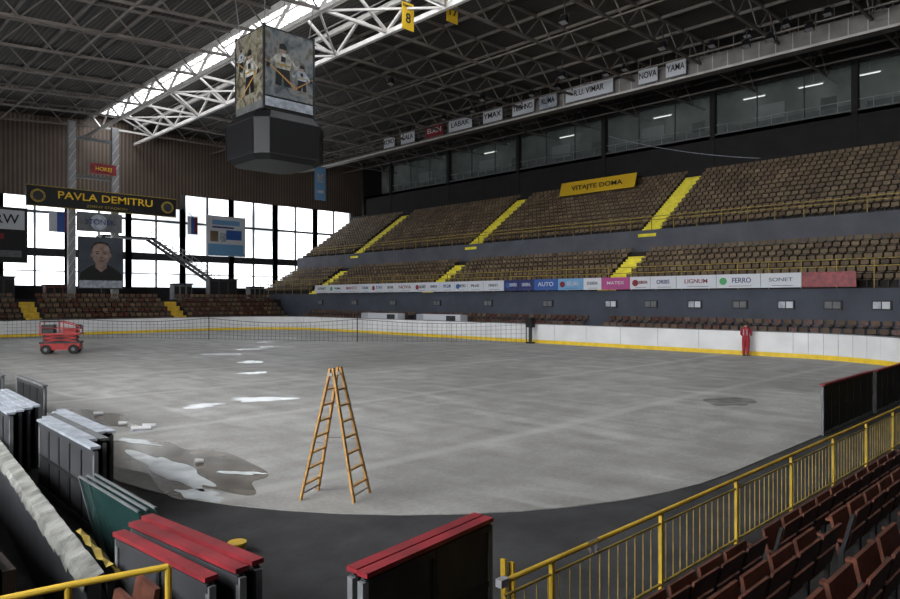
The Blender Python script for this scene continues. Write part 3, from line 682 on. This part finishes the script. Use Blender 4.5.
p = MB()
for i in range(3):
    x = 2.62 + .08*i; p.hexa([(x, 6.7, .02), (x+.02, 6.7, .02), (x+.02, 8.5, .02), (x, 8.5, .02), (x-.22, 6.7, .98), (x-.20, 6.7, .98), (x-.20, 8.5, .98), (x-.22, 8.5, .98)], 'plexi')
    p.bar((x-.21, 6.7, .98), (x-.21, 8.5, .98), .02, .02, 'mgrey'); p.bar((x+.01, 8.5, .02), (x-.21, 8.5, .98), .03, .03, 'mgrey')
p.done('plexiglass_sheets')
p = MB(); p.bar((1.72, 5.7, .4), (2.3, 12.4, .4), .1, .8, 'dgrey'); p.bar((2.3, 12.4, .4), (2.35, 30, .4), .1, .8, 'dgrey')
n = 60; rt = random.Random(5); wv = [rt.uniform(-.006, .012) for _ in range(n + 1)]
for i in range(n):
    t0, t1 = i/n, (i+1)/n; w0, w1 = wv[i], wv[i+1]
    a = Vector((1.72+.58*t0, 5.7+6.7*t0, .84+w0)); c_ = Vector((1.72+.58*t1, 5.7+6.7*t1, .84+w1))
    p.poly([a+Vector((-.06,0,-.02)), a+Vector((.07,0,.02)), c_+Vector((.07,0,.02)), c_+Vector((-.06,0,-.02))], 'tarp')
    p.poly([a+Vector((.07,0,.02)), a+Vector((.10+w0,0,-.22+w0*3)), c_+Vector((.10+w1,0,-.22+w1*3)), c_+Vector((.07,0,.02))], 'tarp')
    p.poly([a+Vector((-.06,0,-.02)), a+Vector((-.08-w0,0,-.12+w0*4)), c_+Vector((-.08-w1,0,-.12+w1*4)), c_+Vector((-.06,0,-.02))], 'tarp')
p.done('tarp_covered_parapet')
p = MB()
for i in range(8):
    for j in range(5):
        q4 = [(i, j), (i+1, j), (i+1, j+1), (i, j+1)]
        p.poly([(1.82 + .05*b_ + .012*a_ + .01*math.sin(a_*2+b_), 5.75 + .14*a_, .9 - (.02 if b_ < 2 else .09*(b_-1)) + .015*math.sin(a_*2.3 + b_)) for a_, b_ in q4], 'yellow_d')
p.done('yellow_cloth')
e = MB()
for i in range(8): e.box(1.0 - .8*i if i else .9, 1.65 if i == 0 else 1.0 - .8*(i-1) - .1, 5.3, 62, 0, .35 + .3*i, 'darkwall')
e.done('left_stand_deck')
def seat_px(b, x, y, z, k, w=.44):
    b.box(x - .18, x - .10, y - w/2, y + w/2, z + .42, z + .78, k); b.box(x - .23, x - .20, y - w/2, y + w/2, z + .48, z + .84, k); b.box(x - .18, x - .14, y - .03, y + .03, z, z + .44, 'black')
    b.box(x - .22, x - .16, y - w/2, y + w/2, z + .42, z + .45, 'black')
e = MB()
for i in range(7):
    y = 5.7
    while y < 61: seat_px(e, (1.25 if i == 0 else .55 - .8*(i-1)), y, .35 + .3*i, 'seatk'); y += .5
e.done('left_stand_seats')
def pipe_rail(name, pts, k='yellow', r=.022, base=None):
    b = MB()
    for a, c_ in zip(pts[:-1], pts[1:]): b.cyl(a, c_, r, r, k, 10)
    for a in pts: b.cyl((a[0], a[1], base if base is not None else 0), a, r, r, k, 10)
    return b.done(name)
pipe_rail('yellow_handrail', [(.7, 5.06, 1.12), (1.3, 4.82, 1.17), (1.85, 4.6, 1.2)])
b = MB()
for i in range(3):
    x, y = 1.62 + .2*i, 4.95 + .14*i; b.box(x-.2, x+.05, y-.2, y+.2, .42, .47, 'wood_r'); b.hexa([(x-.02,y-.2,.5),(x+.02,y-.2,.5),(x+.02,y+.2,.5),(x-.02,y+.2,.5),(x+.06,y-.18,.94),(x+.1,y-.18,.94),(x+.1,y+.18,.94),(x+.06,y+.18,.94)], 'wood_r')
    for sy in (-.17, .17): b.bar((x-.17, y+sy, 0), (x+.03, y+sy, .45), .03, .03, 'dgrey'); b.bar((x+.05, y+sy, 0), (x+.0, y+sy, .55), .03, .03, 'dgrey')
b.done('wooden_chairs')
b = MB(); b.cyl((3.85, 7.55, 0), (3.85, 7.55, .10), .09, .10, 'yellow', 18); b.cyl((3.85, 7.55, .10), (3.85, 7.55, .12), .11, .11, 'yellow', 18)
b.done('paint_tin')

# ------------------------------------------------------------------ near stand, railing, seats
e = MB()
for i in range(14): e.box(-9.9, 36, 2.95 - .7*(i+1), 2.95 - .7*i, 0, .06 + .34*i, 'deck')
e.box(-9.9, 36, 2.95, 3.6, 0, .05, 'deck'); e.done('near_stand_deck')
r = MB(); Y = 3.4
r.cyl((3.9, Y, .86), (26, Y, .86), .022, .022, 'yellow', 10); r.cyl((3.9, Y, .75), (26, Y, .75), .012, .012, 'yellow_d', 8); r.cyl((3.9, Y, .14), (26, Y, .14), .015, .015, 'yellow_d', 8)
x = 4.5
while x < 26.1: r.box(x-.018, x+.018, Y-.018, Y+.018, .05, .86, 'yellow'); x += 1.8
x = 4.0
while x < 26: r.bar((x, Y, .14), (x, Y, .75), .008, .008, 'yellow_d'); x += .15
r.box(3.84, 3.93, Y-.03, Y+.03, .83, .89, 'steel_g'); r.done('yellow_railing')
p = MB()
for i in range(8):
    a0, a1 = i/8, (i+1)/8; f0, f1 = .06*math.sin(i*1.3), .06*math.sin((i+1)*1.3)
    x0, x1 = 5.0 + .16*a0, 5.0 + .16*a1
    p.poly([(x0, 3.37, .79+f0*.4), (x1, 3.37, .79+f1*.4), (x1, 3.39, .89), (x0, 3.39, .89)], 'adwhite'); p.poly([(x0, 3.39, .89), (x1, 3.39, .89), (x1, 3.43, .8+f1*.5), (x0, 3.43, .8+f0*.5)], 'adwhite')
p.done('rag_on_rail')
p = MB(); p.bar((4.18, 3.62, 0.05), (4.24, 3.70, .86), .05, .025, 'yellow'); p.bar((4.27, 3.6, 0.05), (4.32, 3.68, .82), .05, .025, 'yellow'); p.bar((4.2, 3.64, .4), (4.32, 3.64, .4), .03, .03, 'yellow'); p.done('yellow_frame')
rows = [(2.6, .05, 4.1), (1.92, .40, 3.8), (1.22, .74, 3.2), (.52, 1.08, 3.2), (-.18, 1.42, 3.2)]
for (y, z, xs) in rows:
    b = MB(); x = xs; n = 0
    while x < 24:
        w = .215
        if n % 10 == 5: x += .35
        b.hexa([(x-w,y-.11,z+.42),(x+w,y-.11,z+.42),(x+w,y-.085,z+.42),(x-w,y-.085,z+.42),(x-w,y-.04,z+.74),(x+w,y-.04,z+.74),(x+w,y-.015,z+.74),(x-w,y-.015,z+.74)], 'wood_r')
        for (z0_, z1_) in ((.50, .63), (.66, .82)):
            o0, o1 = -.13 - .24*(z0_-.45), -.13 - .24*(z1_-.45)
            b.hexa([(x-w,y+o0-.02,z+z0_),(x+w,y+o0-.02,z+z0_),(x+w,y+o0,z+z0_),(x-w,y+o0,z+z0_),(x-w,y+o1-.02,z+z1_),(x+w,y+o1-.02,z+z1_),(x+w,y+o1,z+z1_),(x-w,y+o1,z+z1_)], 'wood_r')
        for sx in (-.235, .235):
            b.box(x+sx-.012, x+sx+.012, y-.14, y-.10, z, z+.5, 'black'); b.bar((x+sx, y-.13, z+.48), (x+sx, y-.21, z+.80), .02, .03, 'black'); b.bar((x+sx, y-.13, z+.55), (x+sx, y+.14, z+.57), .025, .02, 'wood_r')
        x += .5; n += 1
    b.done('folding_seat_row')

# ------------------------------------------------------------------ red lift cart
v = MB()
vb = v.box
vb(-1.0, 1.0, -.55, .55, .22, .62, 'red_v'); vb(-1.05, 1.05, -.58, .58, .58, .66, 'dgrey')
for z0_, z1_ in ((.68, .86), (.88, 1.04)):
    for sy in (-.42, .42):
        v.bar((-.85, sy, z0_), (.85, sy, z1_), .05, .07, 'red_v'); v.bar((-.85, sy, z1_), (.85, sy, z0_), .05, .07, 'red_v')
vb(-1.05, 1.05, -.58, .58, 1.04, 1.14, 'red_v'); vb(-.9, .8, -.3, .3, .66, 1.0, 'black')
vb(-.95, -.35, -.45, .45, 1.14, 1.6, 'black'); vb(.1, .8, -.4, .4, 1.14, 1.36, 'red_v')
for sx in (-1.0, 0, 1.0):
    for sy in (-.54, .54): v.bar((sx, sy, 1.14), (sx, sy, 1.78 if sx < .5 else 1.5), .05, .05, 'red_v')
for sy in (-.54, .54):
    v.bar((-1.0, sy, 1.78), (0, sy, 1.78), .05, .05, 'black'); v.bar((0, sy, 1.78), (1.0, sy, 1.5), .05, .05, 'red_v'); v.bar((-1.0, sy, 1.45), (1.0, sy, 1.35), .04, .04, 'red_v')
for sx, zz in ((-1.0, 1.78), (1.0, 1.5)): v.bar((sx, -.54, zz), (sx, .54, zz), .05, .05, 'black')
vb(.75, 1.0, -.2, .2, 1.35, 1.6, 'black')
for sx in (-.7, .7):
    for sy in (-.58, .58):
        v.cyl((sx, sy-.1, .26), (sx, sy+.1, .26), .26, .26, 'tyre', 20); v.cyl((sx, sy-.12, .26), (sx, sy+.12, .26), .1, .1, 'mgrey', 12)
o = v.done('lift_cart'); o.location = (11.0, 42.0, .012); o.rotation_euler = (0, 0, math.radians(-25)); o.scale = (.95, .95, 1.0)

# ------------------------------------------------------------------ worker
root = bpy.data.objects.new('worker', None); COL.objects.link(root)
def skin_obj(name, V, E, R, k, rootv=0, sub=2):
    me = bpy.data.meshes.new(name); me.from_pydata(V, E, []); me.materials.append(M[k])
    o = bpy.data.objects.new(name, me); COL.objects.link(o); o.parent = root
    m = o.modifiers.new('skin', 'SKIN'); m.use_smooth_shade = True
    for i, r_ in enumerate(R):
        me.skin_vertices[0].data[i].radius = (r_[0], r_[1]) if isinstance(r_, tuple) else (r_, r_)
    me.skin_vertices[0].data[rootv].use_root = True
    s_ = o.modifiers.new('sub', 'SUBSURF'); s_.levels = sub; s_.render_levels = sub
    return o
V = [(0,0,.93),(0,0,1.08),(0,.01,1.28),(0,.0,1.44),(0,.02,1.52),
     (-.10,0,.86),(-.10,.03,.48),(-.10,-.01,.10),(-.10,.13,.05),
     (.10,0,.86),(.10,-.01,.48),(.10,-.05,.10),(.11,.09,.05),
     (-.19,0,1.42),(-.25,.04,1.15),(-.20,.24,1.05),(.19,0,1.42),(.25,.06,1.16),(.19,.27,1.10)]
E = [(0,1),(1,2),(2,3),(3,4),(0,5),(5,6),(6,7),(7,8),(0,9),(9,10),(10,11),(11,12),(3,13),(13,14),(14,15),(3,16),(16,17),(17,18)]
R = [(.18,.14),(.17,.13),(.20,.14),(.13,.09),.06,.12,.10,.08,.06,.12,.10,.08,.06,.075,.06,.045,.075,.06,.045]
skin_obj('body', V, E, R, 'cloth_r')
skin_obj('neck', [(0,.02,1.48),(0,.03,1.58)], [(0,1)], [.058,.055], 'skin')
skin_obj('head', [(0,.05,1.56),(0,.04,1.64),(0,.02,1.71)], [(0,1),(1,2)], [(.055,.06),(.078,.095),(.07,.085)], 'skin', 1)
skin_obj('hair', [(0,-.02,1.64),(0,.0,1.72),(0,.03,1.75)], [(0,1),(1,2)], [(.08,.075),(.085,.095),(.065,.065)], 'hair', 1)
h_ = MB()
h_.hexa([(-.012,.125,1.62),(.012,.125,1.62),(.012,.15,1.62),(-.012,.15,1.62),(-.008,.12,1.67),(.008,.12,1.67),(.008,.13,1.67),(-.008,.13,1.67)], 'skin')
for sx in (-.03, .03): h_.cyl((sx,.11,1.665), (sx,.128,1.665), .012, .010, 'black', 8)
h_.box(-.025,.025,.115,.13,1.585,1.592,'red'); h_.cyl((-.09,.03,1.65),(-.075,.03,1.65),.03,.03,'skin',10); h_.cyl((.075,.03,1.65),(.09,.03,1.65),.03,.03,'skin',10)
for s_ in (-1, 1):
    h_.box(s_*.085-.018, s_*.085+.018, .1, .14, 1.1, 1.42, 'cloth_w'); h_.box(s_*.085-.018, s_*.085+.018, -.145, -.10, 1.1, 1.42, 'cloth_w')
h_.done('face_and_straps', root)
for (hx, hy, hz) in ((-.20,.25,1.04), (.19,.28,1.10)):
    HV = [(hx,hy,hz),(hx,hy+.05,hz-.01),(hx,hy+.09,hz-.015)]; HE = [(0,1),(1,2)]; HR = [.026,(.035,.02),(.03,.018)]
    for j in range(4):
        b0 = len(HV); fx = hx - .03 + .02*j; ln = (.07,.08,.075,.06)[j]
        HV += [(fx, hy+.09+ln*.5, hz-.02), (fx, hy+.09+ln, hz-.05)]; HE += [(2,b0),(b0,b0+1)]; HR += [.010,.008]
    b0 = len(HV); sg_ = 1 if hx < 0 else -1; HV += [(hx+sg_*.045, hy+.07, hz-.01), (hx+sg_*.055, hy+.10, hz-.03)]; HE += [(1,b0),(b0,b0+1)]; HR += [.012,.009]
    skin_obj('hand', HV, HE, HR, 'skin', 0, 1)
bt = MB()
for (bx, by) in ((-.10, .04), (.105, .0)): bt.hexa([(bx-.055,by-.1,0),(bx+.055,by-.1,0),(bx+.055,by+.2,0),(bx-.055,by+.2,0),(bx-.05,by-.09,.12),(bx+.05,by-.09,.12),(bx+.05,by+.17,.07),(bx-.05,by+.17,.07)], 'black')
bt.done('boots', root)
root.location = (36.35, 14.75, .012); root.rotation_euler = (0, 0, math.radians(-80))

# ------------------------------------------------------------------ world + camera
w = bpy.data.worlds.new('World'); scene.world = w; w.use_nodes = True
w.node_tree.nodes['Background'].inputs[0].default_value = (0.75, 0.85, 1.0, 1); w.node_tree.nodes['Background'].inputs[1].default_value = 1.0
cam = bpy.data.cameras.new('camera'); co = bpy.data.objects.new('camera', cam); COL.objects.link(co)
co.location = (0, 0, 3.0); co.rotation_euler = (math.radians(90), 0, math.radians(-44.4)); cam.lens = 27.2; cam.sensor_width = 36; cam.clip_end = 400; cam.clip_start = .05
scene.camera = co
scene.view_settings.view_transform = 'Standard'
